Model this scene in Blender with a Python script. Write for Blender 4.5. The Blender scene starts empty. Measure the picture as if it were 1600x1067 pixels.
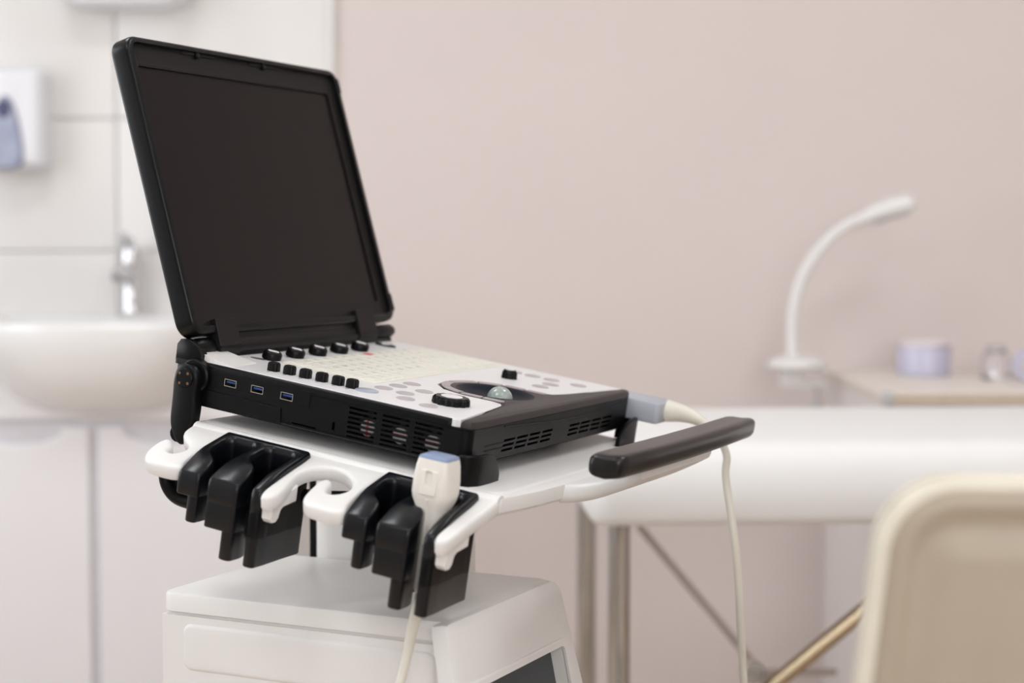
import bpy, bmesh, math, random
from mathutils import Matrix, Vector
from mathutils.geometry import tessellate_polygon

random.seed(7)
scene = bpy.context.scene
COL = scene.collection
PI = math.pi

# ------------------------------------------------------------------ camera
HC = 1.022                     # camera height
FPX = 2650.0                   # focal length in pixels of the 1600 px wide frame
PITCH = 0.055                  # looking down, radians
cam_data = bpy.data.cameras.new('camera')
cam_data.sensor_width = 36.0
cam_data.lens = FPX / 1600.0 * 36.0
cam_data.clip_start = 0.05
cam_data.dof.use_dof = True
cam_data.dof.focus_distance = 1.65
cam_data.dof.aperture_fstop = 3.1
cam = bpy.data.objects.new('camera', cam_data)
cam.location = (0, 0, HC)
cam.rotation_euler = (PI / 2 - PITCH, 0, 0)
COL.objects.link(cam)
scene.camera = cam

# ------------------------------------------------------------------ view, world, daylight
scene.view_settings.view_transform = 'Standard'
scene.view_settings.look = 'None'
scene.view_settings.exposure = 0.19
scene.view_settings.gamma = 1.0
scene.view_settings.use_curve_mapping = False
world = bpy.data.worlds.new('daylight_sky')
world.use_nodes = True
world.node_tree.nodes['Background'].inputs[0].default_value = (0.86, 0.92, 1.0, 1)
world.node_tree.nodes['Background'].inputs[1].default_value = 1.0
scene.world = world


def area(name, loc, rot, sx, sy, power, col):
    d = bpy.data.lights.new(name, 'AREA')
    d.shape = 'RECTANGLE'
    d.size, d.size_y = sx, sy
    d.energy = power
    d.color = col
    o = bpy.data.objects.new(name, d)
    o.location = loc
    o.rotation_euler = rot
    COL.objects.link(o)
    return o


ROOM_L, ROOM_R, ROOM_B, ROOM_F, ROOM_H = -2.1, 2.5, 3.8, -1.9, 2.75
# daylight entering through the two windows of the room
area('daylight_side_window', (ROOM_L + 0.06, 2.05, 1.55), (0, -PI / 2, 0), 1.5, 1.6, 20, (0.92, 0.96, 1.0))
area('daylight_rear_window', (0.75, ROOM_F + 0.06, 1.62), (PI / 2, 0, 0), 2.4, 1.5, 38, (0.98, 0.985, 1.0))

# ------------------------------------------------------------------ helpers: materials


def mat(name, col, rough=0.5, metal=0.0, var=0.03, vscale=60.0, bump=0.0, bscale=900.0, coat=0.0,
        emit=None, estr=0.0, alpha=None, trans=0.0, spec=0.5, col2=None):
    m = bpy.data.materials.new(name)
    m.use_nodes = True
    nt = m.node_tree
    b = nt.nodes['Principled BSDF']
    b.inputs['Roughness'].default_value = rough
    b.inputs['Metallic'].default_value = metal
    b.inputs['Specular IOR Level'].default_value = spec
    b.inputs['Coat Weight'].default_value = coat
    b.inputs['Transmission Weight'].default_value = trans
    tc = nt.nodes.new('ShaderNodeTexCoord')
    nz = nt.nodes.new('ShaderNodeTexNoise')
    nz.inputs['Scale'].default_value = vscale
    nz.inputs['Detail'].default_value = 3.0
    nt.links.new(tc.outputs['Object'], nz.inputs['Vector'])
    rp = nt.nodes.new('ShaderNodeValToRGB')
    c2 = col2 or tuple(max(0.0, c * (1 - var)) for c in col)
    c1 = col if col2 else tuple(min(1.0, c * (1 + var)) for c in col)
    rp.color_ramp.elements[0].position = 0.3
    rp.color_ramp.elements[1].position = 0.7
    rp.color_ramp.elements[0].color = (*c2, 1)
    rp.color_ramp.elements[1].color = (*c1, 1)
    nt.links.new(nz.outputs['Fac'], rp.inputs['Fac'])
    nt.links.new(rp.outputs['Color'], b.inputs['Base Color'])
    if bump:
        n2 = nt.nodes.new('ShaderNodeTexNoise')
        n2.inputs['Scale'].default_value = bscale
        nt.links.new(tc.outputs['Object'], n2.inputs['Vector'])
        bp = nt.nodes.new('ShaderNodeBump')
        bp.inputs['Strength'].default_value = bump
        bp.inputs['Distance'].default_value = 0.0004
        nt.links.new(n2.outputs['Fac'], bp.inputs['Height'])
        nt.links.new(bp.outputs['Normal'], b.inputs['Normal'])
    if emit:
        b.inputs['Emission Color'].default_value = (*emit, 1)
        b.inputs['Emission Strength'].default_value = estr
    if alpha is not None:
        b.inputs['Alpha'].default_value = alpha
    return m


M = {}
M['paint'] = mat('wall_paint', (0.70, 0.618, 0.590), 0.85, var=0.012, vscale=3, bump=0.15, bscale=120)
M['white_paint'] = mat('white_paint', (0.72, 0.71, 0.71), 0.8, var=0.012, vscale=3)
M['ceiling'] = mat('ceiling_paint', (0.84, 0.83, 0.81), 0.85, var=0.01, vscale=3)
M['tile'] = mat('wall_tile', (0.755, 0.73, 0.705), 0.28, var=0.012, vscale=5)
M['trim'] = mat('tile_trim', (0.86, 0.85, 0.83), 0.3, var=0.01)
M['grout'] = mat('grout', (0.73, 0.705, 0.68), 0.9, var=0.03)
M['floor'] = mat('floor_wood', (0.57, 0.465, 0.375), 0.45, var=0.08, vscale=9)
M['ceramic'] = mat('basin_ceramic', (0.84, 0.83, 0.82), 0.12, var=0.006, coat=0.4)
M['lacquer'] = mat('cabinet_lacquer', (0.82, 0.80, 0.81), 0.32, var=0.008, vscale=8)
M['gapdark'] = mat('cabinet_carcass', (0.66, 0.64, 0.67), 0.6)
M['chrome'] = mat('chrome', (0.74, 0.74, 0.76), 0.14, 1.0, var=0.01)
M['steel'] = mat('leg_chrome', (0.47, 0.455, 0.43), 0.08, 1.0, var=0.02)
M['brass'] = mat('brace_metal', (0.46, 0.37, 0.25), 0.22, 1.0, var=0.02)  # chrome brace; the cream tones it reflects are put into the colour
M['rodgrey'] = mat('brace_grey', (0.47, 0.40, 0.375), 0.5, 0.2)
M['vinyl'] = mat('couch_vinyl', (0.81, 0.805, 0.79), 0.62, var=0.008, vscale=9, bump=0.2, bscale=260)
M['desk'] = mat('desk_laminate', (0.76, 0.70, 0.645), 0.4, var=0.03, vscale=18)
M['deskedge'] = mat('desk_edge', (0.58, 0.47, 0.36), 0.5, var=0.05)
M['deskpanel'] = mat('desk_panel', (0.80, 0.76, 0.75), 0.45, var=0.015)
M['lampw'] = mat('lamp_plastic', (0.80, 0.79, 0.77), 0.35, var=0.01)
M['lampgrey'] = mat('lamp_socket', (0.50, 0.49, 0.49), 0.4)
M['jar'] = mat('lavender_plastic', (0.66, 0.64, 0.80), 0.25, var=0.02, trans=0.15)
M['jarlid'] = mat('pink_lid', (0.78, 0.70, 0.72), 0.3, var=0.02)
M['glass'] = mat('clear_glass', (0.95, 0.95, 0.97), 0.03, var=0.0, trans=1.0)
M['cream'] = mat('chair_leather', (0.39, 0.325, 0.245), 0.45, var=0.025, vscale=25, bump=0.25, bscale=420)
M['creamp'] = mat('chair_piping_lit', (0.70, 0.65, 0.54), 0.45, var=0.02)  # lightened piping: side light on the backrest rim is painted into it
M['dispw'] = mat('dispenser_white', (0.80, 0.80, 0.83), 0.3, var=0.008)
M['dispb'] = mat('dispenser_blue', (0.30, 0.33, 0.46), 0.25, var=0.15, vscale=25, col2=(0.40, 0.43, 0.54))
M['dispd'] = mat('dispenser_dark', (0.07, 0.07, 0.15), 0.3)
M['black'] = mat('black_plastic', (0.0032, 0.0033, 0.0037), 0.32, spec=0.18, var=0.06, bump=0.22, bscale=1500)
M['blackin'] = mat('inner_black', (0.004, 0.004, 0.004), 0.7)
M['lidblk'] = mat('lid_plastic', (0.0035, 0.0040, 0.0044), 0.28, spec=0.25, var=0.06, bump=0.15, bscale=1500)
M['bezel'] = mat('bezel_plastic', (0.0100, 0.0084, 0.0088), 0.42, spec=0.2, var=0.05, bump=0.15, bscale=1800)
M['screen'] = mat('screen_glass', (0.0082, 0.0058, 0.0061), 0.32, spec=0.21, var=0.02)
M['palm'] = mat('palm_rest', (0.034, 0.0275, 0.0275), 0.48, spec=0.4, var=0.05, bump=0.45, bscale=1700)
M['rubber'] = mat('holder_rubber', (0.0036, 0.0043, 0.0062), 0.28, spec=0.33, var=0.12, vscale=30, bump=0.1, bscale=700)
M['grip'] = mat('grip_plastic', (0.0070, 0.0060, 0.0062), 0.28, spec=0.38, var=0.06, bump=0.1, bscale=1200)
M['deck'] = mat('deck_white', (0.74, 0.728, 0.73), 0.34, var=0.008, vscale=30)
M['spk'] = mat('speaker_white', (0.80, 0.785, 0.76), 0.42, var=0.008)
M['keys'] = mat('silicone_keys', (0.75, 0.73, 0.65), 0.5, var=0.015, vscale=60)
M['legend'] = mat('legend_ink', (0.16, 0.17, 0.13), 0.6)
M['ink'] = mat('legend_dark', (0.10, 0.10, 0.11), 0.6)
M['redink'] = mat('red_ink', (0.62, 0.06, 0.06), 0.5)
M['btn'] = mat('grey_button', (0.44, 0.40, 0.41), 0.4, var=0.02)
M['btnb'] = mat('blue_button', (0.36, 0.39, 0.46), 0.35, var=0.02)
M['ringbtn'] = mat('trackball_button', (0.36, 0.31, 0.32), 0.35, var=0.02)
M['dish'] = mat('trackball_dish', (0.0065, 0.0095, 0.018), 0.45, spec=0.10)
M['ball'] = mat('trackball', (0.40, 0.45, 0.42), 0.15, var=0.25, vscale=160, col2=(0.27, 0.32, 0.30))
M['cart'] = mat('cart_plastic', (0.79, 0.775, 0.755), 0.36, var=0.008, vscale=25, bump=0.1, bscale=1400)
M['probe'] = mat('probe_shell', (0.79, 0.755, 0.695), 0.32, var=0.008)
M['lens'] = mat('probe_lens', (0.22, 0.28, 0.43), 0.35, var=0.02)
M['cable'] = mat('probe_cable', (0.72, 0.69, 0.60), 0.42, var=0.01)
M['conn'] = mat('connector_shell', (0.40, 0.42, 0.47), 0.38, var=0.02)
M['usbm'] = mat('usb_metal', (0.75, 0.70, 0.62), 0.25, 1.0)
M['usbb'] = mat('usb_tongue', (0.012, 0.045, 0.20), 0.4)
M['hub'] = mat('fan_hub', (0.36, 0.345, 0.335), 0.5)
M['fan'] = mat('fan_blade', (0.010, 0.010, 0.011), 0.4)
M['red'] = mat('red_label', (0.42, 0.02, 0.03), 0.45)
M['brassy'] = mat('screw_brass', (0.26, 0.15, 0.07), 0.35, 0.8)
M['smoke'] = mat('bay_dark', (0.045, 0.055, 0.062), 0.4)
M['wheel'] = mat('caster_grey', (0.12, 0.12, 0.13), 0.5)
M['lampglow'] = mat('led_diffuser', (0.9, 0.9, 0.9), 0.6, emit=(0.93, 0.967, 1.0), estr=9.8)
M['winframe'] = mat('window_frame', (0.82, 0.82, 0.82), 0.4)

# speaker grille: fine grid relief
nt = M['spk'].node_tree
tcn = nt.nodes.new('ShaderNodeTexCoord')
bk = nt.nodes.new('ShaderNodeTexBrick')
bk.offset = 0.0
bk.inputs['Scale'].default_value = 1.0
bk.inputs['Brick Width'].default_value = 0.0042
bk.inputs['Row Height'].default_value = 0.0042
bk.inputs['Mortar Size'].default_value = 0.0006
bk.inputs['Mortar Smooth'].default_value = 0.3
nt.links.new(tcn.outputs['Object'], bk.inputs['Vector'])
bpn = nt.nodes.new('ShaderNodeBump')
bpn.inputs['Strength'].default_value = 0.7
bpn.inputs['Distance'].default_value = 0.0006
bpn.invert = True
nt.links.new(bk.outputs['Fac'], bpn.inputs['Height'])
nt.links.new(bpn.outputs['Normal'], nt.nodes['Principled BSDF'].inputs['Normal'])

# ------------------------------------------------------------------ helpers: geometry


class G:
    """collects vertices and faces of one mesh"""

    def __init__(self):
        self.v = []
        self.f = []

    def add(self, vs, fs):
        o = len(self.v)
        self.v += [tuple(p) for p in vs]
        self.f += [tuple(i + o for i in f) for f in fs]
        return self

    def xf(self, m):
        self.v = [tuple(m @ Vector(p)) for p in self.v]
        return self


def rrect(x0, x1, y0, y1, r=0.0, n=5):
    if r <= 0:
        return [(x0, y0), (x1, y0), (x1, y1), (x0, y1)]
    out = []
    for cx, cy, a in ((x1 - r, y0 + r, -90), (x1 - r, y1 - r, 0), (x0 + r, y1 - r, 90), (x0 + r, y0 + r, 180)):
        for i in range(n + 1):
            t = math.radians(a + 90 * i / n)
            out.append((cx + r * math.cos(t), cy + r * math.sin(t)))
    return out


def circ(cx, cy, r, n=24, ry=None, a0=0.0):
    ry = ry or r
    return [(cx + r * math.cos(a0 + 2 * PI * i / n), cy + ry * math.sin(a0 + 2 * PI * i / n)) for i in range(n)]


def signed(p):
    return 0.5 * sum(p[i][0] * p[(i + 1) % len(p)][1] - p[(i + 1) % len(p)][0] * p[i][1] for i in range(len(p)))


def chaikin(p, it=2):
    for _ in range(it):
        q = []
        for i in range(len(p)):
            a, b = p[i], p[(i + 1) % len(p)]
            q.append((a[0] * .75 + b[0] * .25, a[1] * .75 + b[1] * .25))
            q.append((a[0] * .25 + b[0] * .75, a[1] * .25 + b[1] * .75))
        p = q
    return p


def offs(p, d):
    """inset a counter-clockwise polygon by d"""
    if abs(d) < 1e-9:
        return list(p)
    n = len(p)
    out = []
    for i in range(n):
        a, b, c = Vector(p[i - 1]), Vector(p[i]), Vector(p[(i + 1) % n])
        e1 = (b - a).normalized() if (b - a).length > 1e-9 else Vector((1, 0))
        e2 = (c - b).normalized() if (c - b).length > 1e-9 else e1
        n1, n2 = Vector((-e1.y, e1.x)), Vector((-e2.y, e2.x))
        m = n1 + n2
        if m.length < 1e-6:
            m = n1.copy()
        m.normalize()
        k = max(0.45, m.dot(n1))
        q = b + m * (d / k)
        out.append((q.x, q.y))
    return out


def loft(poly, levels, holes=(), cap0=True, cap1=True):
    """stack a polygon through levels [(z, inset), ...]; holes go straight through"""
    if signed(poly) < 0:
        poly = list(reversed(poly))
    holes = [list(reversed(h)) if signed(h) < 0 else list(h) for h in holes]
    g = G()
    n = len(poly)
    rings = [[(x, y, z) for x, y in offs(poly, d)] for z, d in levels]
    vs = [p for r in rings for p in r]
    fs = []
    for k in range(len(rings) - 1):
        for i in range(n):
            j = (i + 1) % n
            fs.append((k * n + i, k * n + j, (k + 1) * n + j, (k + 1) * n + i))
    hoff = []
    for h in holes:
        hoff.append(len(vs))
        m = len(h)
        vs += [(x, y, levels[0][0]) for x, y in h] + [(x, y, levels[-1][0]) for x, y in h]
        o = hoff[-1]
        for i in range(m):
            j = (i + 1) % m
            fs.append((o + j, o + i, o + m + i, o + m + j))
    for top in (0, 1):
        if (top and not cap1) or (not top and not cap0):
            continue
        z = levels[-1][0] if top else levels[0][0]
        base = (len(rings) - 1) * n if top else 0
        if not holes and n <= 4:
            f = tuple(base + i for i in range(n))
            fs.append(f if top else tuple(reversed(f)))
            continue
        ring = rings[-1] if top else rings[0]
        loops = [[Vector((x, y, 0)) for x, y, _ in ring]] + [[Vector((x, y, 0)) for x, y in h] for h in holes]
        idx = [base + i for i in range(n)]
        for h, o in zip(holes, hoff):
            idx += [o + (len(h) if top else 0) + i for i in range(len(h))]
        for t in tessellate_polygon(loops):
            a, b, c = (idx[i] for i in t)
            A, B, C_ = vs[a], vs[b], vs[c]
            s = (B[0] - A[0]) * (C_[1] - A[1]) - (C_[0] - A[0]) * (B[1] - A[1])
            if (s > 0) == bool(top):
                fs.append((a, b, c))
            else:
                fs.append((a, c, b))
    return g.add(vs, fs)


def rbox(x0, x1, y0, y1, z0, z1, r=0.002, rz=None, n=4):
    """box with rounded plan corners and softened top and bottom edges"""
    rz = r if rz is None else rz
    r = max(min(r, (x1 - x0) / 2 - 1e-5, (y1 - y0) / 2 - 1e-5), 1e-5)
    e = min(rz, (z1 - z0) / 2 - 1e-6, r * 0.98)
    return loft(rrect(x0, x1, y0, y1, r, n),
                [(z0, e), (z0 + e * .3, e * .3), (z0 + e, 0), (z1 - e, 0), (z1 - e * .3, e * .3), (z1, e)])


def box(x0, x1, y0, y1, z0, z1):
    return loft(rrect(x0, x1, y0, y1), [(z0, 0), (z1, 0)])


def lathe(prof, n=28, cx=0, cy=0):
    """profile [(r, z), ...] bottom to top, turned about z"""
    vs, fs = [], []
    for r, z in prof:
        for i in range(n):
            a = 2 * PI * i / n
            vs.append((cx + r * math.cos(a), cy + r * math.sin(a), z))
    for k in range(len(prof) - 1):
        for i in range(n):
            j = (i + 1) % n
            fs.append((k * n + i, k * n + j, (k + 1) * n + j, (k + 1) * n + i))
    fs.append(tuple(reversed(range(n))))
    fs.append(tuple((len(prof) - 1) * n + i for i in range(n)))
    return G().add(vs, fs)


def catmull(pts, sub=6):
    P = [Vector(p) for p in pts]
    out = []
    for i in range(len(P) - 1):
        p0 = P[i - 1] if i > 0 else P[0] * 2 - P[1]
        p3 = P[i + 2] if i + 2 < len(P) else P[-1] * 2 - P[-2]
        p1, p2 = P[i], P[i + 1]
        for s in range(sub):
            t = s / sub
            out.append(0.5 * ((2 * p1) + (p2 - p0) * t + (2 * p0 - 5 * p1 + 4 * p2 - p3) * t * t
                              + (3 * p1 - p0 - 3 * p2 + p3) * t ** 3))
    out.append(P[-1])
    return out


def tube(path, r, n=12, sx=1.0, up=(0, 0, 1)):
    """round (or, with sx, flattened) bar along a path; r may be a list"""
    P = [Vector(p) for p in path]
    R = r if isinstance(r, (list, tuple)) else [r] * len(P)
    vs, fs = [], []
    ref = Vector(up)
    prev = None
    for i, p in enumerate(P):
        t = (P[min(i + 1, len(P) - 1)] - P[max(i - 1, 0)]).normalized()
        if prev is None:
            a = ref.cross(t)
            if a.length < 1e-3:
                a = Vector((1, 0, 0)).cross(t)
        else:
            a = prev - t * prev.dot(t)
        a.normalize()
        prev = a
        b = t.cross(a)
        for k in range(n):
            th = 2 * PI * k / n
            vs.append(p + a * (R[i] * math.cos(th) * sx) + b * (R[i] * math.sin(th)))
    for i in range(len(P) - 1):
        for k in range(n):
            j = (k + 1) % n
            fs.append((i * n + k, i * n + j, (i + 1) * n + j, (i + 1) * n + k))
    fs.append(tuple(reversed(range(n))))
    fs.append(tuple((len(P) - 1) * n + k for k in range(n)))
    return G().add(vs, fs)


def sections(rings):
    """skin equal-length closed rings of 3-D points"""
    n = len(rings[0])
    vs = [p for r in rings for p in r]
    fs = []
    for k in range(len(rings) - 1):
        for i in range(n):
            j = (i + 1) % n
            fs.append((k * n + i, k * n + j, (k + 1) * n + j, (k + 1) * n + i))
    fs.append(tuple(reversed(range(n))))
    fs.append(tuple((len(rings) - 1) * n + i for i in range(n)))
    return G().add(vs, fs)


def join(*gs):
    g = G()
    for q in gs:
        g.add(q.v, q.f)
    return g


WM = {}                      # world matrices of linked objects


def to_mesh(name, g, material, smooth=38):
    me = bpy.data.meshes.new(name)
    me.from_pydata(g.v, [], g.f)
    bm = bmesh.new()
    bm.from_mesh(me)
    bmesh.ops.recalc_face_normals(bm, faces=bm.faces)
    bm.to_mesh(me)
    bm.free()
    me.materials.append(material)
    if smooth:
        me.shade_smooth()
        me.set_sharp_from_angle(angle=math.radians(smooth))
    return me


def link(name, data, parent, m):
    o = bpy.data.objects.new(name, data)
    COL.objects.link(o)
    if parent is not None:
        o.parent = parent
        o.matrix_basis = WM[parent].inverted() @ m
    else:
        o.matrix_basis = m
    WM[o] = m.copy()
    return o


I4 = Matrix.Identity(4)


def part(name, g, material, parent=None, m=I4, smooth=38, label=None):
    o = link(name, g if isinstance(g, bpy.types.Mesh) else to_mesh(name, g, material, smooth), parent, m)
    if label:
        o['label'] = label
    return o


def thing(name, label, cat, m, group=None):
    o = link(name, None, None, m)
    o.empty_display_size = 0.05
    return tag(o, label, cat, group)


def tag(o, label, cat, group=None):
    o['label'] = label
    o['category'] = cat
    if group:
        o['group'] = group
    return o


def struct(name, g, material, m=I4, parent=None, smooth=38):
    o = part(name, g, material, parent, m, smooth)
    if parent is None:
        o['kind'] = 'structure'
    return o


def T(x, y, z):
    return Matrix.Translation((x, y, z))


def RX(a):
    return Matrix.Rotation(a, 4, 'X')


def RY(a):
    return Matrix.Rotation(a, 4, 'Y')


def RZ(a):
    return Matrix.Rotation(a, 4, 'Z')


def axes(o, x, y, z):
    m = Matrix.Identity(4)
    for i, v in enumerate((x, y, z, o)):
        for k in range(3):
            m[k][i] = v[k]
    return m


def at(px, py, Y):
    """world point seen at photo pixel (px, py) at depth Y"""
    c, s = math.cos(PITCH), math.sin(PITCH)
    d = Vector((0, c, -s)) + Vector((1, 0, 0)) * ((px - 800) / FPX) - Vector((0, s, c)) * ((py - 533.5) / FPX)
    return Vector((0, 0, HC)) + d * (Y / d.y)


# ================================================================== the room
struct('floor', box(ROOM_L - .1, ROOM_R + .1, ROOM_F - .1, ROOM_B + .1, -0.05, 0), M['floor'])
struct('ceiling', box(ROOM_L - .1, ROOM_R + .1, ROOM_F - .1, ROOM_B + .1, ROOM_H, ROOM_H + .05), M['ceiling'])
wall_back = struct('wall_back', box(ROOM_L - .1, ROOM_R + .1, ROOM_B, ROOM_B + .1, 0, ROOM_H), M['paint'])
struct('wall_right', box(ROOM_R, ROOM_R + .1, ROOM_F, ROOM_B, 0, ROOM_H), M['paint'])
# left wall with its window opening, drawn in (y, z)
MYZ = axes((ROOM_L, 0, 0), (0, 1, 0), (0, 0, 1), (1, 0, 0))
struct('wall_left', loft(rrect(ROOM_F, ROOM_B, 0, ROOM_H), [(-.1, 0), (0, 0)], [rrect(1.2, 2.9, .75, 2.35)]),
       M['white_paint'], MYZ)
MXZ = axes((0, ROOM_F, 0), (-1, 0, 0), (0, 0, 1), (0, 1, 0))
struct('wall_front', loft(rrect(-ROOM_R, -ROOM_L, 0, ROOM_H), [(-.1, 0), (0, 0)], [rrect(-2.0, .5, .85, 2.4)]),
       M['white_paint'], MXZ)
for n, mm, x0, x1 in ((1, MYZ, 1.2, 2.9), (2, MXZ, -2.0, .5)):
    fr = struct('window_%d' % n, loft(rrect(x0, x1, .75 if n == 1 else .85, 2.35 if n == 1 else 2.4), [(-.07, 0), (-.02, 0)],
                                      [rrect(x0 + .06 + i * (x1 - x0) / 3, x0 - .06 + (i + 1) * (x1 - x0) / 3, .91, 2.34)
                                       for i in range(3)]), M['winframe'], mm)
    for i in range(3):
        part('pane', box(x0 + .06 + i * (x1 - x0) / 3, x0 - .06 + (i + 1) * (x1 - x0) / 3, .91, 2.34, -.05, -.045),
             M['glass'], fr, mm)

# ceramic tiles on the back wall around the basin
TX1 = at(515, 300, 3.79).x
TW, TH = 0.472, 0.294
tile_me = to_mesh('tile', rbox(0.0015, TW - .0015, 0.0015, TH - .0015, 0, .012, .0015), M['tile'])
Z0 = at(300, 185, 3.79).z
struct('trim_1', box(ROOM_L, TX1, ROOM_B - .003, ROOM_B, 0, 2.2), M['grout'])
for c in range(4):
    for r in range(-4, 3):
        x = TX1 - (c + 1) * TW
        if x < ROOM_L - .3:
            continue
        z = Z0 + r * TH
        part('tile', tile_me, None, wall_back, axes((x, ROOM_B - .003, z), (1, 0, 0), (0, 0, 1), (0, -1, 0)))
struct('trim_2', box(TX1, TX1 + .010, ROOM_B - .017, ROOM_B, 0, 2.2), M['trim'])

# ceiling lights (real luminaires, out of the picture)
for lx, ly in ((-0.9, 0.4), (0.9, 0.4), (-0.9, 2.2), (1.1, 2.2)):
    side = 'left' if lx < 0 else 'right'
    where = 'near the rear window' if ly < 1 else 'near the back wall'
    t = thing('ceiling_light', 'square white LED ceiling panel on the %s half of the ceiling %s' % (side, where),
              'ceiling light', T(lx, ly, ROOM_H), 'ceiling light panels')
    part('frame', loft(rrect(-.3, .3, -.3, .3), [(-.03, 0), (0, 0)], [rrect(-.28, .28, -.28, .28)]), M['winframe'],
         t, T(lx, ly, ROOM_H))
    part('diffuser', box(-.28, .28, -.28, .28, -.022, -.006), M['lampglow'], t, T(lx, ly, ROOM_H))

# ================================================================== wash corner (left background)
# --- basin: half-round bowl with a flat rim against the wall
BX = at(181, 500, 3.6).x
BZ = 0.872
bm_ = T(BX, ROOM_B - .012, BZ)


def dshape(hw, d, y0, n=26):
    """flat side at y=y0, bulging to -y"""
    pts = []
    for i in range(n + 1):
        a = PI * i / n
        ca, sa = math.cos(a), math.sin(a)
        pts.append((hw * math.copysign(abs(ca) ** .62, ca), y0 - d * abs(sa) ** .62))
    return pts


def basin():
    rings = []
    outer = [(0.04, .22, -.206), (0.10, .29, -.200), (.165, .345, -.184), (.222, .39, -.156), (.265, .423, -.112), (.295, .443, -.055),
             (.308, .452, -.012), (.306, .450, -.003), (.301, .446, 0.0)]
    inner = [(.272, .395, 0.0), (.262, .385, -.008), (.235, .35, -.06), (.16, .27, -.11), (.06, .16, -.12)]
    for hw, d, z in outer:
        rings.append([(x, y, z) for x, y in dshape(hw, d, 0)])
    for hw, d, z in inner:
        yb = -.075
        rings.append([(x, y, z) for x, y in dshape(hw, d - .045, yb)])
    return sections(rings)


t = thing('wash_basin', 'white ceramic wash basin with a round bowl, on the white vanity', 'basin', bm_)
part('bowl', basin(), M['ceramic'], t, bm_, 60)
part('drain', lathe([(.02, 0), (.022, .003), (.018, .004)], 16), M['chrome'], t, bm_ @ T(0, -.16, -.1195))

# --- faucet
fm = T(BX, ROOM_B - .012 - .045, BZ)
t = thing('faucet', 'chrome single-lever mixer tap standing on the wash basin', 'faucet', fm)
part('body', lathe([(.025, 0), (.026, .004), (.021, .012), (.0195, .06), (.0195, .10), (.023, .108), (.023, .14),
                    (.019, .15), (.006, .154)], 24), M['chrome'], t, fm)
part('spout', tube(catmull([(0, 0, .085), (0, -.04, .10), (0, -.095, .098), (0, -.118, .086)]), [.017] * 18 + [.015], 14),
     M['chrome'], t, fm)
part('lever', join(tube([(0, .0, .148), (0, -.02, .162), (0, -.075, .18)], [.012, .0105, .008], 12, 1.5)),
     M['chrome'], t, fm)

# --- vanity cabinet with two doors that have scooped grips
VF = 3.47
vx0, vx1 = at(-106, 700, VF).x, at(400, 700, VF).x
vmid = at(147, 800, VF).x
zt = at(150, 655, VF).z
zd = at(150, 668, VF).z
vm = T(vmid, VF, 0)
t = thing('vanity_cabinet', 'white lacquered vanity cabinet with two doors under the wash basin', 'cabinet', vm)
part('body', join(box(vx0 - vmid + .016, vx1 - vmid - .016, .012, ROOM_B - .012 - VF, .09, zt + .004),
                  box(vx0 - vmid + .02, vx1 - vmid - .02, .06, ROOM_B - .012 - VF, 0, .09)), M['gapdark'], t, vm)
part('top_rail', box(vx0 - vmid, vx1 - vmid, 0, .018, zt, BZ - .02), M['lacquer'], t, vm)
part('side_board', box(vx1 - vmid - .016, vx1 - vmid, .018, ROOM_B - .012 - VF, .09, BZ - .02), M['lacquer'], t, vm)
part('side_board', box(vx0 - vmid, vx0 - vmid + .016, .018, ROOM_B - .012 - VF, .09, BZ - .02), M['lacquer'], t, vm)
MV = axes((vmid, VF + .02, 0), (1, 0, 0), (0, 0, 1), (0, -1, 0))


def door(x0, x1, sc):
    hw, dp = .098, .043
    arc = [(sc + hw * math.cos(a), zd - dp * math.sin(a) ** .8) for a in [PI * i / 16 for i in range(17)]]
    pts = [(x0, .10), (x1, .10), (x1, zd)] + arc + [(x0, zd)]
    return loft(pts, [(0, 0), (.017, 0), (.019, .002)])


sc1 = at(28, 670, VF).x - vmid
sc2 = at(262, 670, VF).x - vmid
for x0, x1, s in ((vx0 - vmid, -.010, sc1), (.010, vx1 - vmid, sc2)):
    d = part('door', door(x0, x1, s), M['lacquer'], t, MV)
    arc = [(s + .098 * math.cos(a), zd - .043 * math.sin(a) ** .8, .012) for a in [PI * i / 16 for i in range(17)]]
    part('grip_edge', tube(arc, .0075, 8), M['lacquer'], d, MV)

# --- soap dispenser on the tiles
sx = at(18, 190, 3.74).x
sz = at(18, 265, 3.74).z
sm = T(sx, ROOM_B - .015, sz)
t = thing('soap_dispenser', 'white wall soap dispenser with a grey-blue drop-shaped lever, on the tiles', 'dispenser', sm)
MS = sm @ axes((0, 0, 0), (1, 0, 0), (0, 0, 1), (0, -1, 0))
part('body', loft(rrect(-.080, .080, 0, .222, .022, 6), [(0, 0), (.062, 0), (.080, .006), (.090, .02)]), M['dispw'], t, MS)
drop = [(0, .162), (.016, .148), (.027, .115), (.036, .07), (.041, .03), (.036, .008), (.018, -.002),
        (-.018, -.002), (-.036, .008), (-.041, .03), (-.036, .07), (-.027, .115), (-.016, .148)]
lv = part('lever', loft(chaikin(drop, 2), [(.084, 0), (.096, .001), (.103, .007)]), M['dispb'], t, MS)
part('lever_recess', loft(circ(0, .128, .017, 18, .022), [(.095, 0), (.1045, .002)]), M['dispd'], lv, MS)

# --- white dispenser at the top edge
tm_ = T(at(192, 5, 3.7).x, ROOM_B - .015, at(192, 9, 3.7).z)
t = thing('towel_dispenser', 'white rounded wall dispenser above the basin, cut by the top of the photo', 'dispenser', tm_)
MT = tm_ @ axes((0, 0, 0), (1, 0, 0), (0, 0, 1), (0, -1, 0))
part('body', loft(rrect(-.14, .14, 0, .36, .045, 6), [(0, 0), (.09, 0), (.105, .008), (.11, .02)]), M['dispw'], t, MT)
part('outlet_slot', box(-.09, .09, .002, .010, .03, .07), M['gapdark'], t, MT)

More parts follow.
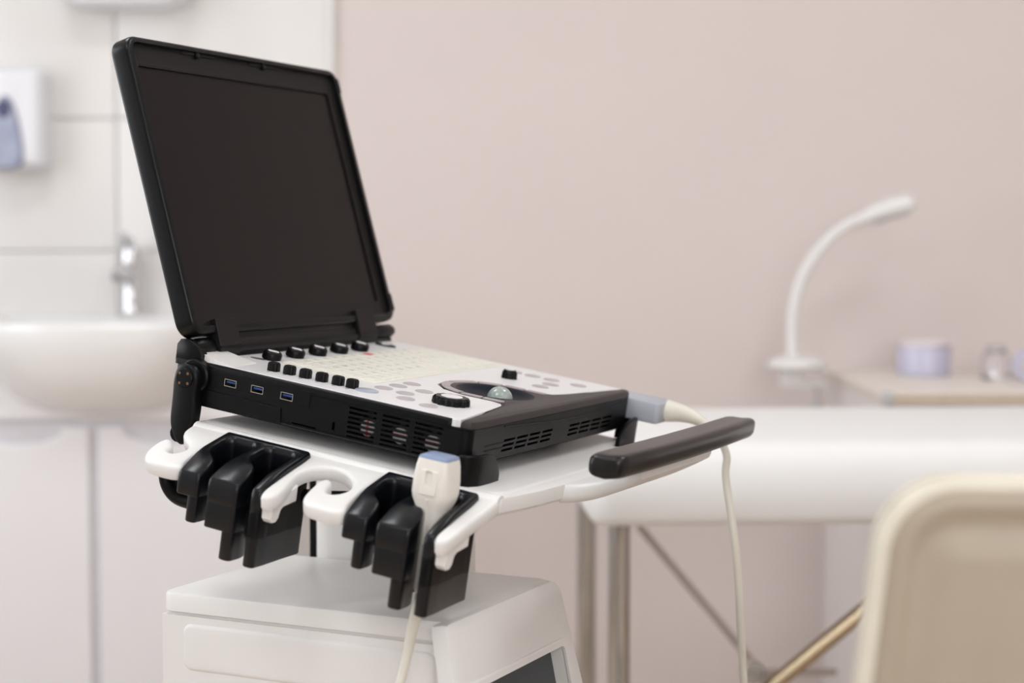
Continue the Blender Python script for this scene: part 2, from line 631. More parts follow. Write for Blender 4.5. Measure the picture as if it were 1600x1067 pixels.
# ================================================================== examination couch
CA = math.radians(3.5)
c0 = at(922, 826, 2.42)
cm = T(c0.x, 2.42, 0) @ RZ(CA)
zb, ztop = c0.z, at(1300, 633, 3.05).z
CL, CW = 1.70, .62
t = thing('examination_couch', 'white padded examination couch on chrome legs in front of the desk', 'couch', cm)


def pad():
    rings = []
    h = ztop - zb
    for z, d in ((0, .022), (.004, .008), (.016, 0), (.05, -.002), (h - .05, 0), (h - .028, .006), (h - .012, .017), (h - .003, .034), (h, .06), (h + .001, .12), (h + .0015, .22)):
        rings.append([(x, y, zb + z) for x, y in rrect(d, CL - d, d, CW - d, max(.035 - d, .004), 5)])
    return sections(rings)


part('mattress', pad(), M['vinyl'], t, cm, 60)
part('frame', join(box(.05, CL - .05, .22, .25, zb - .02, zb + .004), box(.05, CL - .05, CW - .25, CW - .22, zb - .02, zb + .004), box(.04, .07, .06, CW - .06, zb - .004, zb + .004)),
     M['steel'], t, cm)
LR = .0165
for lx in (.052, CL - .07):
    for ly in (.08, CW - .08):
        lg = part('leg', tube([(lx, ly, .012), (lx, ly, zb - .0)], LR, 18), M['steel'], t, cm)
        part('foot', lathe([(.02, 0), (.022, .01), (.02, .025), (.016, .03)], 16), M['wheel'], lg, cm @ T(lx, ly, 0))
cmi = cm.inverted()


def cl(px, py, Y):
    return cmi @ at(px, py, Y)


b0 = Vector((.055, .10, .17))
b1 = cl(1347, 956, 2.56)
dr = (b1 - b0)
b2 = b0 + dr * 1.62
part('brace', tube([b0, b2], .0125, 14), M['brass'], t, cm)
r0, r1 = cl(998, 822, 2.98), cl(1183, 1043, 3.0)
part('brace', tube([r0, r0 + (r1 - r0) * 1.5], .0068, 10), M['rodgrey'], t, cm)
part('crossbar', tube([cl(1160, 1050, 2.95), cl(1306, 1050, 3.0)], .006, 10), M['rodgrey'], t, cm)
jm = cl(1176, 1050, 2.53)
part('brace_joint', lathe([(.016, -.012), (.018, -.010), (.018, .010), (.016, .012)], 18), M['steel'], t, cm @ T(*jm) @ RX(PI / 2))

# ================================================================== desk with its things
DZ = at(1450, 576, 3.8).z
DF = 3.17
DX = at(1384, 620, DF).x
dm = T(DX, DF, 0)
DD = ROOM_B - DF - .001
DW = 1.35
t = thing('desk', 'beige desk with a pale side panel against the back wall behind the couch', 'desk', dm)
part('desk_top', rbox(0, DW, .002, DD, DZ - .026, DZ, .004), M['desk'], t, dm)
part('edge_strip', box(.012, DW, -.001, .003, DZ - .024, DZ - .003), M['deskedge'], t, dm)
part('corner_cap', rbox(-.003, .016, -.004, .02, DZ - .027, DZ + .001, .004), M['lampgrey'], t, dm)
part('side_panel', box(.004, .026, .012, DD, 0, DZ - .026), M['deskpanel'], t, dm)
part('side_panel', box(DW - .026, DW - .004, .012, DD, 0, DZ - .026), M['deskpanel'], t, dm)
part('back_panel', box(.026, DW - .026, DD - .05, DD - .032, .2, DZ - .026), M['deskpanel'], t, dm)
ped = part('pedestal', box(.028, .46, .03, DD - .06, .05, DZ - .03), M['deskpanel'], t, dm)
for i in range(3):
    zz = .07 + i * .215
    dw = part('drawer', rbox(.032, .456, .012, .029, zz, zz + .205, .003), M['deskpanel'], t, dm)
    part('handle', tube([(.18, .002, zz + .15), (.30, .002, zz + .15)], .005, 8), M['chrome'], dw, dm)

# --- clamp lamp
LY = 3.62
lb = at(1244, 590, LY)
lm = T(lb.x, LY, at(1244, 601, LY).z)
t = thing('clamp_lamp', 'white gooseneck lamp clamped to the left edge of the desk', 'lamp', lm)


def ll(px, py, Y=LY):
    return lm.inverted() @ at(px, py, Y)


bz = ll(1244, 566).z
part('base', lathe([(.058, bz - .014), (.064, bz - .008), (.062, bz), (.045, bz + .010), (.02, bz + .014)], 28), M['lampw'], t, lm)
part('clamp', join(rbox(-.032, .012, -.02, .02, 0, bz - .010, .006), rbox(-.032, .06, -.018, .018, bz - .022, bz - .012, .004),
                   rbox(-.032, .062, -.018, .018, -.004, .006, .004)), M['lampw'], t, lm)
part('clamp_screw', lathe([(.010, -.05), (.012, -.046), (.012, -.04), (.005, -.036), (.005, 0), (.012, .002), (.012, .006)], 14), M['lampgrey'], t, lm @ T(.044, 0, -.002))
neck = [ll(1238, 562), ll(1238, 500), ll(1247, 450), ll(1264, 412), ll(1292, 376), ll(1325, 350), ll(1356, 337)]
path = catmull(neck, 6)
part('neck', tube(path, [.0125 - .002 * (i / len(path)) for i in range(len(path))], 14), M['lampw'], t, lm)
hd = [ll(1340, 345), ll(1366, 333), ll(1392, 324), ll(1420, 318), ll(1428, 317)]
head = part('head', tube(hd, [.011, .018, .021, .021, .012], 18, 1.5), M['lampw'], t, lm)
part('light_strip', tube([p + Vector((0, 0, -.013)) for p in hd[1:4]], .011, 10, 1.6), M['lampgrey'], head, lm)

# --- lavender container
jp = at(1443, 581, 3.62)
jm = T(jp.x, 3.62, DZ)
t = thing('container', 'round lavender plastic container with a pinkish lid on the desk', 'container', jm)
part('body', lathe([(.052, 0), (.056, .004), (.057, .058), (.0555, .062)], 32), M['jar'], t, jm)
part('lid', lathe([(.0565, 0), (.0565, .009), (.052, .012), (.01, .013)], 32), M['jarlid'], t, jm @ T(.008, 0, .064) @ RY(-.04))

# --- glass jar and small tape roll at the end of the desk
gp = at(1556, 590, 3.5)
gm = T(gp.x, 3.5, DZ)
t = thing('glass_jar', 'small clear glass jar with a shiny metal clip lying on the right of the desk', 'jar', gm)
part('body', lathe([(.026, 0), (.030, .004), (.031, .04), (.026, .052), (.022, .056), (.019, .056), (.023, .05), (.028, .04), (.027, .006), (.005, .005)], 28), M['glass'], t, gm)
part('stopper', lathe([(.018, .0), (.022, .006), (.022, .012), (.012, .018)], 20), M['chrome'], t, gm @ T(0, 0, .055))
part('clip', rbox(-.012, .03, -.035, -.025, .002, .02, .003), M['chrome'], t, gm @ T(-.02, -.02, 0) @ RY(.5))
gp = at(1606, 588, 3.46)
gm = T(gp.x, 3.46, DZ)
t = thing('tape_roll', 'lavender plastic tape roll standing at the right edge of the photo on the desk', 'tape', gm)
part('ring', loft(circ(0, 0, .032, 28), [(-.012, 0.001), (-.011, 0), (.011, 0), (.012, .001)], [circ(0, 0, .019, 24)]), M['jar'], t, gm @ T(0, 0, .032) @ RX(PI / 2))
part('core', loft(circ(0, 0, .0195, 24), [(-.0115, 0), (.0115, 0)], [circ(0, 0, .016, 24)]), M['lampgrey'], t, gm @ T(0, 0, .032) @ RX(PI / 2))

# ================================================================== cream chair, near right
CY = 1.02
hx = at(1362, 780, CY).x
ztp = at(1500, 746, CY).z
chm = T(hx + .235, CY, 0) @ RZ(math.radians(-4))
t = thing('chair', 'cream leather chair with piped backrest edges at the lower right', 'chair', chm)


def backrest_outline(top, hw_t, hw_b, bot, r):
    pts = []
    for sx_, rng in ((1, range(0, 9)), (-1, range(8, -1, -1))):
        if sx_ == 1:
            pts += [(hw_b, bot), (hw_t + (hw_b - hw_t) * .35, top - .14)]
            pts += [(hw_t - r + r * math.cos(PI / 2 * i / 8), top - r + r * math.sin(PI / 2 * i / 8)) for i in range(9)]
        else:
            pts += [(-(hw_t - r) - r * math.sin(PI / 2 * i / 8), top - r + r * math.cos(PI / 2 * i / 8)) for i in range(9)]
            pts += [(-(hw_t + (hw_b - hw_t) * .35), top - .14), (-hw_b, bot)]
    return pts


bo = backrest_outline(ztp, .232, .262, .50, .05)
MB = chm @ axes((0, 0, 0), (1, 0, 0), (0, 0, 1), (0, -1, 0))
br = part('backrest', loft(bo, [(-.028, .030), (-.024, .014), (-.014, .004), (0, 0), (.012, .002), (.022, .008), (.026, .014), (.0235, .020), (.0212, .024), (.0218, .031), (.0240, .040), (.0252, .047)]), M['cream'], t, MB, 60)
loop = offs(list(reversed(bo)) if signed(bo) < 0 else bo, .006)
part('piping', tube([(x, y, .014) for x, y in loop], .0075, 8), M['creamp'], br, MB)
part('piping', tube([(x, y, -.014) for x, y in loop], .0055, 8), M['creamp'], br, MB)
part('seat', rbox(-.24, .24, -.02, .46, .42, .49, .05, .025, 6), M['cream'], t, chm, 60)
part('back_bar', join(rbox(-.03, .03, -.02, .02, .40, .62, .01).xf(T(0, .035, 0)), rbox(-.03, .03, 0, .25, .395, .42, .01)), M['steel'], t, chm)
part('gas_column', tube([(0, .22, .09), (0, .22, .42)], .025, 18), M['steel'], t, chm)
for i in range(5):
    a = 2 * PI * i / 5 + .3
    e = (.27 * math.cos(a), .22 + .27 * math.sin(a))
    lg = part('leg', tube([(0, .22, .10), (e[0], e[1], .07)], [.024, .015], 10), M['steel'], t, chm)
    part('caster', lathe([(.022, -.012), (.026, -.008), (.026, .008), (.022, .012)], 18), M['wheel'], lg,
         chm @ T(e[0], e[1], .0265) @ RZ(a) @ RX(PI / 2))

# ================================================================== ultrasound cart: frames
YAW = math.radians(64.0229)
TILT = math.radians(9.0077)
P0 = Vector((-0.0492, 1.5240, HC - 0.2481))
K = T(P0.x, P0.y, 0) @ RZ(YAW)                 # level cart frame: x right, y back, z up from the floor
C = T(*P0) @ RZ(YAW) @ RX(TILT)               # tilted console frame
TH = math.radians(14)
U0, W0 = -.008, .036
FL = C @ axes((U0, 0, W0), (0, 1, 0), (-math.cos(TH), 0, -math.sin(TH)), (-math.sin(TH), 0, math.cos(TH)))
H = C @ axes((U0, 0, W0), (0, 1, 0), (-1, 0, 0), (0, 0, 1))
mm = .001
KZ = P0.z

cart = thing('ultrasound_cart', 'white wheeled cart carrying the ultrasound unit, with a black grip bar and drawer cabinet', 'cart',
             K @ T(.17, .15, 0))

# --- tray: flat top plate, sloping side flange with cable hooks, front skirt
top_plate = rrect(-.008, .392, -.040, .292, .022, 6)
skirt = [(-.0105, -.0452), (.005, -.0466), (.02, -.0485), (.06, -.0525), (.192, -.057), (.32, -.053), (.394, -.046), (.40, -.03), (.40, .28), (.392, .294), (-.006, .294), (-.010, .285)]
fl_pts = [(291, -4), (291, -4), (291, -4), (291, 10), (289, 24), (280, 35), (268, 43), (260, 54), (261, 66), (267, 72), (274, 67), (276, 56),
          (283, 48), (289, 44), (293, 49), (293, 62), (290, 76), (284, 89), (274, 97), (258, 98), (243, 97), (238, 90), (246, 78), (248, 40),
          (248, 18), (243, 11), (200, 11), (156, 11), (151, 17), (150, 50), (147, 88), (145, 98), (141, 107), (134, 107), (130, 98),
          (131, 86), (137, 63), (140, 46), (135, 31), (120, 22), (106, 24), (96, 31), (87, 40), (82, 51), (82, 60),
          (86, 68), (92, 71), (98, 67), (101, 59), (103, 50), (108, 44), (114, 47), (115, 57), (110, 84), (105, 94),
          (97, 100), (80, 101), (66, 101), (60, 94), (67, 80), (71, 50), (71, 18), (66, 11), (30, 11), (-21, 11), (-27, 17), (-28, 50), (-29, 84),
          (-31, 98), (-36, 106), (-42, 104), (-45, 96), (-43.5, 55), (-45, 25), (-44.5, 6), (-44, -4), (-44, -4), (-44, -4)]
fl_poly = chaikin([(x * mm, y * mm) for x, y in fl_pts], 2)
tray = G()
tray.add(*(lambda g: (g.v, g.f))(loft(top_plate, [(.020, -.002), (.0332, -.002), (.0345, .0), (.0355, .0018), (.036, .004)])))
tray.add(*(lambda g: (g.v, g.f))(loft(skirt, [(.0165, .006), (.0180, .002), (.0205, 0), (.0305, 0), (.0333, .0012), (.0345, .004)])))
fg = loft(fl_poly, [(-.0165, .0028), (-.0155, .0009), (-.0135, 0), (-.0055, 0), (-.0036, .0007), (-.0024, .002), (-.002, .0042)])
fg.xf(C.inverted() @ FL)
tray.add(fg.v, fg.f)
# rounded fillet rail under the ridge where plate and flange meet
rail = tube([(-.009, -.044, .0275), (-.009, .289, .0275)], .0085, 14)
tray.add(rail.v, rail.f)
tr = part('tray', tray, M['cart'], cart, C)
part('tray_rib', tube(catmull([(.13, -.0525, .0325), (.192, -.0535, .0325), (.30, -.051, .0325)]), .0014, 8), M['cart'], tr, C)
# retaining pegs under the flange arms
for x0, x1 in ((136, 147), (-42, -31)):
    peg = [(.080, -.0345), (.085, -.0345), (.0885, -.031), (.0892, -.014), (.050, -.004), (.050, -.019), (.070, -.0215), (.074, -.024), (.0765, -.031)]
    part('holder_peg', loft(peg, [(x0 * mm, .001), (x0 * mm + .001, 0), (x1 * mm - .001, 0), (x1 * mm, .001)]), M['cart'], tr,
         H @ axes((0, 0, -.020), (0, 1, 0), (0, 0, 1), (1, 0, 0)))

# --- black corner cradles that hold the console


def cradle(cx, sgn):
    """L-shaped guard round a front corner, opening backwards"""
    t_ = .005
    pts = []
    path = [(cx + sgn * .046, -.0075), (cx + sgn * .030, -.0085), (cx + sgn * .008, -.0085), (cx, -.0065), (cx - sgn * .0055, -.002), (cx - sgn * .0075, .006), (cx - sgn * .0075, .016)]
    path = [(p.x, p.y) for p in catmull([(a, b, 0) for a, b in path], 4)]
    L = len(path)
    rings = []
    for i, (x, y) in enumerate(path):
        a = Vector(path[min(i + 1, L - 1)]) - Vector(path[max(i - 1, 0)])
        a.normalize()
        nn = Vector((-a.y, a.x)) * (-sgn)
        s = i / (L - 1)
        e = min(s, 1 - s) / .28
        hh = .064 - .020 * max(0, 1 - e) ** 2.2
        o, q = Vector((x, y)), Vector((x, y)) - nn * t_
        rings.append([(o.x, o.y, .0355), (o.x, o.y, hh - .0015), (o.x - nn.x * .0012, o.y - nn.y * .0012, hh),
                      (q.x + nn.x * .0012, q.y + nn.y * .0012, hh), (q.x, q.y, hh - .0015), (q.x, q.y, .0355)])
    return sections(rings)


part('corner_cradle', cradle(0, 1), M['black'], cart, C, 30)
part('corner_cradle', cradle(.385, -1), M['black'], cart, C, 30)
# low console rests on the tray
for ux in (.11, .30):
    for vx in (.06, .24):
        part('console_rest', rbox(ux - .015, ux + .015, vx - .015, vx + .015, .0358, .0466, .004), M['black'], cart, C)

# --- grip bar and bracket
gr = []
stations = [(.014, .60), (.0155, .80), (.020, .93), (.028, 1.0), (.10, 1.02), (.192, 1.03), (.28, 1.02), (.381, 1.0), (.389, .93), (.3935, .80), (.395, .60)]
for u, s in stations:
    bow = -.004 * (1 - ((u - .192) / .2) ** 2)
    ring = []
    for a in range(20):
        th = 2 * PI * a / 20
        ca, sa = math.cos(th), math.sin(th)
        dv = .0185 * s * math.copysign(abs(ca) ** .55, ca)
        dw = .0115 * s * math.copysign(abs(sa) ** .60, sa)
        ring.append((u, -.126 + bow + dv, .0765 + dw + (-.004 * (dv / .0185) if dv < 0 else 0)))
    gr.append(ring)
part('grip_bar', sections(gr), M['grip'], cart, C, 50)
br_r = []
for s in range(9):
    q = s / 8
    v = -.050 - .082 * q
    w = .024 + .040 * (q ** 1.6)
    hw = .088 - .014 * math.sin(q * PI) + .01 * q
    th_ = .0095 - .002 * q
    br_r.append([(.192 + x, v, w + z) for x, z in rrect(-hw, hw, -th_, th_, .007, 3)])
part('grip_bracket', sections(br_r), M['cart'], cart, C, 50)

# --- column, lever, hook and power cable
kz = KZ
part('column', loft(rrect(.215, .357, .150, .306, .040, 8), [(.20, 0), (kz + .045, 0)]), M['cart'], cart, K, 60)
part('tilt_mount', loft(rrect(.19, .375, .12, .285, .02, 4), [(-.006, .02), (.0, 0), (.0195, 0)]), M['cart'], cart, C)
part('release_lever', tube([(.02, .095, .000), (-.028, .121, .000), (-.050, .1325, .000)], [.005, .0065, .0085], 12), M['black'], cart, C)
hk = catmull([(-.050, .268, -.001), (-.050, .2855, -.004), (-.050, .2845, -.018), (-.050, .274, -.0285), (-.050, .258, -.0315), (-.050, .240, -.028), (-.050, .230, -.018)], 6)
part('cable_hook', tube(hk, [.0075] * len(hk), 14, 1.5), M['black'], cart, C, 60)
part('power_cable', tube(catmull([(.250, .3150, kz + .02), (.250, .3150, kz - .10), (.250, .3150, .24)]), .0040, 10), M['black'], cart, K)

# --- drawer cabinet
CT = HC - .335
cu0, cu1, cv0, cv1 = -.0192, .2023, .0027, .3173
bprof = [(cv1, .20), (cv1, CT - .0225), (cv0, CT - .0225), (cv0 - (CT - .0225 - .20) * math.tan(math.radians(11.5)), .20)]
body = part('cabinet_body', loft(bprof, [(cu0, 0), (cu1, 0)]), M['cart'], cart, K @ axes((0, 0, 0), (0, 1, 0), (0, 0, 1), (1, 0, 0)))
part('cabinet_lid', loft(rrect(cu0 - .001, cu1 + .001, cv0 - .004, cv1 + .001, .013, 5), [(CT - .0195, .001), (CT - .0185, 0), (CT - .004, 0), (CT - .0012, .0012), (CT, .004)]), M['cart'], cart, K)
part('lid_gap', loft(rrect(cu0 + .003, cu1 - .003, cv0 + .003, cv1 - .003, .01, 4), [(CT - .0235, 0), (CT - .018, 0)]), M['cart'], cart, K)
MLs = K @ axes((cu0, 0, 0), (0, -1, 0), (0, 0, 1), (-1, 0, 0))
for i in range(4):
    z1 = CT - .0305 - i * .0580
    part('side_panel', loft(rrect(-.2912, -.0130, z1 - .0437, z1, .009, 5), [(-.001, -.001), (0.0, -.001), (.0012, .0), (.0020, .0012), (.0023, .003)]), M['cart'], body, MLs)
# slanted front bezel with a dark open bay
SL = math.radians(11.5)
FM = K @ axes((.0786, -.0089, CT + .002), (1, 0, 0), (0, math.sin(SL), math.cos(SL)), (0, -math.cos(SL), math.sin(SL)))
bz_o = [(-.122, -.001), (-.114, .0), (.118, .0), (.130, -.004), (.138, -.014), (.160, -.20), (.170, -.44), (-.160, -.44), (-.142, -.20), (-.125, -.008)]
bz_o = [(x * .93, y * .93) for x, y in bz_o]
bz_h = rrect(-.097, .104, -.335, -.065, .006, 3)
part('front_bezel', loft(bz_o, [(-.017, 0), (-.006, 0), (-.0022, .0012), (0, .006)], [bz_h]), M['cart'], cart, FM, 30)
part('bay_rim', loft(rrect(-.104, .1115, -.342, -.058, .008, 3), [(-.001, .0), (.0014, 0), (.0026, .0015)], [bz_h]), M['cart'], cart, FM, 30)
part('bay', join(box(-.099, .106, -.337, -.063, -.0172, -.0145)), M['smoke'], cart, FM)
# --- base with four casters (below the picture)
part('base_plate', loft(rrect(-.09, .43, -.09, .40, .05, 5), [(.125, .006), (.13, 0), (.195, .01), (.20, .02)]), M['cart'], cart, K)
for ux in (-.05, .385):
    for vx in (-.05, .35):
        ck = part('caster', join(tube([(ux, vx, .09), (ux, vx, .13)], .014, 12), rbox(ux - .018, ux + .018, vx - .02, vx + .02, .085, .10, .006)), M['wheel'], cart, K)
        part('wheel', lathe([(.046, -.013), (.05, -.009), (.05, .009), (.046, .013)], 22), M['wheel'], ck, K @ T(ux, vx + .01, .05) @ RY(PI / 2))

# ================================================================== probe holders (black double cups)


def holder(x_off, lab):
    root = thing('probe_holder', lab, 'holder', H @ T((x_off + 48) * mm, .05, -.02), 'double probe holders on the tray')
    o_st = [8, 14, 22, 36, 52, 63, 72, 80, 86, 93]
    pr = [2.0, 3.0, 3.2, 3.2, 3.2, 2.8, 1.4, -.4, -2.0, -4.5]

    def top(o):
        for i in range(len(o_st) - 1):
            if o <= o_st[i + 1]:
                q = max(0, (o - o_st[i]) / (o_st[i + 1] - o_st[i]))
                return -math.tan(TH) * o + pr[i] + (pr[i + 1] - pr[i]) * q
        return -math.tan(TH) * o + pr[-1]

    def cup(pts, bottom, drop=0.0):
        p = []
        for i in range(len(pts)):                    # split long edges, then round the corners
            a_, b_ = pts[i], pts[(i + 1) % len(pts)]
            L = math.dist(a_, b_)
            n_ = max(1, round(L / 9.0))
            p += [(a_[0] + (b_[0] - a_[0]) * k / n_, a_[1] + (b_[1] - a_[1]) * k / n_) for k in range(n_)]
        p = chaikin(p, 2)
        g_ = loft(p, [(-999, 1.0), (-998, 0), (0, 0), (1, .35), (2, 1.2), (3, 2.6)])
        off = {0: -6.0, 1: -3.0, 2: -1.1, 3: 0.0}
        out = []
        for x, o, z in g_.v:
            zz = bottom if z == -999 else bottom + 1.0 if z == -998 else top(o) + off[round(z)] - drop
            out.append(((x_off + x) * mm, o * mm, zz * mm))
        g_.v = out
        return g_
    b0_, b1_, b2_ = -48.0, -72.0, -98.0
    right = [(12, 93), (0, 93), (0, 75), (2, 40), (3, 10)]
    cav2 = [(42, 52), (45, 44), (45, 27), (41, 21), (17, 21), (12, 27), (11, 50), (12, 74)]
    cav1 = [(70, 68), (84, 56), (88, 46), (89, 28), (85, 21), (61, 21), (56, 27), (56, 46), (58, 60), (59, 72)]
    full = right + [(52, 10), (99, 10), (98, 50), (94, 76), (92, 93), (68, 93), (68, 78)] + cav1 + [(59, 93), (25, 93), (25, 74), (29, 63)] + cav2
    two = right + [(52, 10), (97, 10), (95, 50), (86, 74), (79, 92.5), (68.5, 92.5), (68.5, 78)] + cav1 + [(58.5, 92.5), (25.5, 92.5), (25.5, 74), (29, 63)] + cav2
    one = right + [(52, 10), (52, 45), (48, 60), (40, 75), (39, 92), (26, 92), (26, 74), (29, 63)] + cav2
    part('upper_cups', cup(full, b0_), M['rubber'], root, H, 50)
    part('rear_cup', cup([(x, o) for x, o in two], b1_, 12), M['rubber'], root, H, 50)
    part('deep_cup', cup(one, b2_, 14), M['rubber'], root, H, 50)
    # rounded inner corners of the cups
    return root


holder(147, 'black double probe holder hanging empty at the rear of the tray side')
holder(-31, 'black double probe holder near the tray corner with the white probe in it')

# ================================================================== ultrasound probe, cable and connector
pc = (-2.5, 49)                     # cup centre: along the tray, outward (mm)
pm = H @ T(pc[0] * mm, pc[1] * mm, 0) @ RX(math.radians(-1.0)) @ RY(math.radians(0.5))
probe = thing('ultrasound_probe', 'white ultrasound probe with blue-grey tip in the black holder, cabled to the console', 'probe', pm @ T(0, 0, -.10))


def psec(z, wx, wy, r):
    return [(x, y, z) for x, y in rrect(-wx / 2, wx / 2, -wy / 2, wy / 2, r, 4)]


prof = [(-.068, .012, .011, .004), (-.066, .015, .014, .006), (-.058, .021, .019, .008), (-.042, .0250, .0222, .010), (-.010, .0280, .0248, .010),
        (.004, .0285, .0250, .009), (.012, .0300, .0265, .009), (.019, .0345, .0300, .008), (.024, .0358, .0312, .007), (.036, .0352, .0306, .006), (.049, .0318, .0280, .004), (.055, .0290, .0256, .003)]
PZ = -.024
part('shell', sections([psec(z + PZ, a, b, r) for z, a, b, r in prof]), M['probe'], probe, pm, 40)
part('lens', sections([psec(.055 + PZ, .0290, .0256, .003), psec(.0570 + PZ, .0280, .0246, .003), psec(.0582 + PZ, .0235, .0200, .003), psec(.0586 + PZ, .012, .010, .003)]), M['lens'], probe, pm, 50)
# raised orientation mark on the outward face
mk = part('orientation_mark', loft(rrect(-.0085, .0085, -.012, .010, .0015, 2), [(-.003, 0), (.0, 0), (.0007, .0006)], [rrect(-.003, .003, -.004, .0099, .001, 2)]), M['probe'], probe,
          (pm @ axes((0, .0157, .036 + PZ), (-1, 0, 0), (0, 0, 1), (0, 1, 0)) @ RX(-.06)))
part('seam_ridge', tube([(0, .0124, -.020 + PZ), (0, .0126, .002 + PZ), (0, .0133, .012 + PZ), (0, .0151, .020 + PZ)], .0012, 6), M['probe'], probe, pm)
cbl_a = [pm @ Vector((0, 0, -.064 + PZ))]
cbl_a += [at(646, 975, cbl_a[0].y - .001), at(637, 1020, cbl_a[0].y - .002)]
part('strain_relief', tube(catmull(cbl_a, 5), [.0060 - .0016 * i / 10 for i in range(11)], 14), M['cable'], probe, I4)
# connector on the right side of the console
CX = C
part('connector', join(rbox(.387, .438, -.034, .075, .060, .084, .006, .004),
                       rbox(.389, .436, -.0345, .070, .0715, .0722, .005, .0002)), M['conn'], probe, CX, label='blue-grey connector housing')
sr = catmull([(.414, -.034, .074), (.414, -.050, .0745), (.414, -.066, .0725), (.414, -.082, .067)], 4)
part('connector_sleeve', tube(sr, [.0125 - .0075 * (i / (len(sr) - 1)) for i in range(len(sr))], 16), M['cable'], probe, CX)
# the cable: down from the probe, looping low under the tray, up to the connector
Cw = lambda u, v, w: C @ Vector((u, v, w))
down = [Cw(.414, -.074, .0705), Cw(.414, -.094, .061), Cw(.412, -.110, .040)]
dy = down[-1].y
down += [at(1134, 745, dy - .005), at(1146, 830, dy - .02), at(1153, 900, dy - .025), at(1157, 980, dy - .03), at(1162, 1067, dy - .035)]
end = down[-1]
pa = cbl_a[-1]
up = [cbl_a[0], cbl_a[1], pa, at(623, 1075, pa.y - .005), at(613, 1110, pa.y - .008)]
low = [Vector((up[-1].x - .01, up[-1].y - .02, .44)), Vector((up[-1].x + .04, up[-1].y - .03, .27)), Vector((.05, 1.50, .225)), Vector((.19, 1.60, .30)), Vector((end.x + .0, end.y - .03, .46))]
cab = catmull(up + low + list(reversed(down)), 8)
part('cable', tube(cab, .0042, 12), M['cable'], probe, I4)

# ================================================================== ultrasound console
CO = C @ T(.19, .16, .0466)
con = thing('ultrasound_console', 'open laptop-style ultrasound unit with black screen and white control panel, on the cart', 'ultrasound machine', CO)
UW, VD = .385, .332
HD = .0922
# ---- walls of the base with real openings
SIDE = C @ axes((0, 0, 0), (0, -1, 0), (0, 0, 1), (-1, 0, 0))     # x = -v, y = w, z outward
slots = []
fan_c = []
for gi, (vl, vr) in enumerate(((127.6, 97.6), (91.5, 62.6), (56.6, 27.4))):
    for r_ in range(7):
        w = 81.0 - r_ * 4.55
        slots.append([(-vl * mm, (w - 1.15) * mm), (-vr * mm, (w - 1.15) * mm), (-vr * mm, (w + 1.05) * mm), (-vl * mm, (w + 1.05) * mm)])
    fan_c.append(((107.7, 72.8, 38.6)[gi], 65.0))
usb = [(262.5, 77.6), (231.2, 77.6), (197.2, 77.6)]
usb_h = [rrect(-(v + 6.6) * mm, -(v - 6.6) * mm, (w - 3.3) * mm, (w + 3.3) * mm) for v, w in usb]
sd = [rrect(-.1885, -.1615, .0516, .0546), rrect(-.1440, -.1412, .0562, .0640)]
part('side_wall', loft(rrect(-.318, -.0095, .0525, .0840), [(-.0022, 0), (0, 0)], slots + usb_h + sd), M['black'], con, SIDE, 20)
FRONT = C @ axes((0, 0, 0), (1, 0, 0), (0, 0, 1), (0, -1, 0))     # x = u, y = w, z outward
fsl = []
for g0 in (72.5, 224.5):
    for r_ in range(3):
        for c_ in range(4):
            x0 = g0 + c_ * 28.6 - r_ * 1.6
            y0 = 68.2 - r_ * 4.6
            fsl.append([(x0 * mm, y0 * mm - .0012), ((x0 + 24) * mm, y0 * mm - .0012), ((x0 + 25) * mm, y0 * mm + .0012), ((x0 + 1) * mm, y0 * mm + .0012)])
part('front_wall', loft(rrect(.0095, UW - .0095, .0525, .0840), [(-.0022, 0), (0, 0)], fsl), M['black'], con, FRONT, 20)
# corner posts, right and rear walls, bottom pan
pan = rrect(0, UW, 0, VD, .010, 6)
shell_o = offs(pan, 0)


def arc_post(cx, cy, a0):
    r0_, r1_ = .010, .0078
    a = [math.radians(a0 + 90 * i / 6) for i in range(7)]
    pts = [(cx + r0_ * math.cos(t), cy + r0_ * math.sin(t)) for t in a] + [(cx + r1_ * math.cos(t), cy + r1_ * math.sin(t)) for t in reversed(a)]
    return loft(pts, [(.0525, 0), (.0840, 0)])


for px_, py_, a_ in ((.010, .010, 180), (UW - .010, .010, 270), (UW - .010, VD - .010, 0), (.010, VD - .010, 90)):
    part('corner_post', arc_post(px_, py_, a_), M['black'], con, C, 50)
part('rear_walls', join(box(UW - .0022, UW, .0095, VD - .0095, .0525, .084), box(.0095, UW - .0095, VD - .0022, VD, .0525, .084),
                        box(0, .0022, .3175, VD - .0095, .0525, .084)), M['black'], con, C)
part('bottom_pan', loft(pan, [(.0466, .014), (.0480, .0085), (.0528, 0), (.0532, 0)]), M['black'], con, C, 30)
part('inner_frame', join(box(.030, .0304, .012, .31, .0535, .0835), box(.0304, UW - .01, .040, .0404, .0535, .0835)), M['blackin'], con, C)
part('top_ledge', loft(rrect(-.0006, UW + .0006, -.0006, VD, .0105, 6), [(.0836, .0006), (.0842, 0), (.0850, 0), (.0855, .001)]), M['black'], con, C, 30)
part('upper_shell', loft(rrect(0, UW, .020, VD, .0035, 4), [(.0850, 0), (.0895, 0), (.0910, .0007), (.0918, .0022)], [circ(.1855, .070, .0415, 40)]), M['black'], con, C, 50)
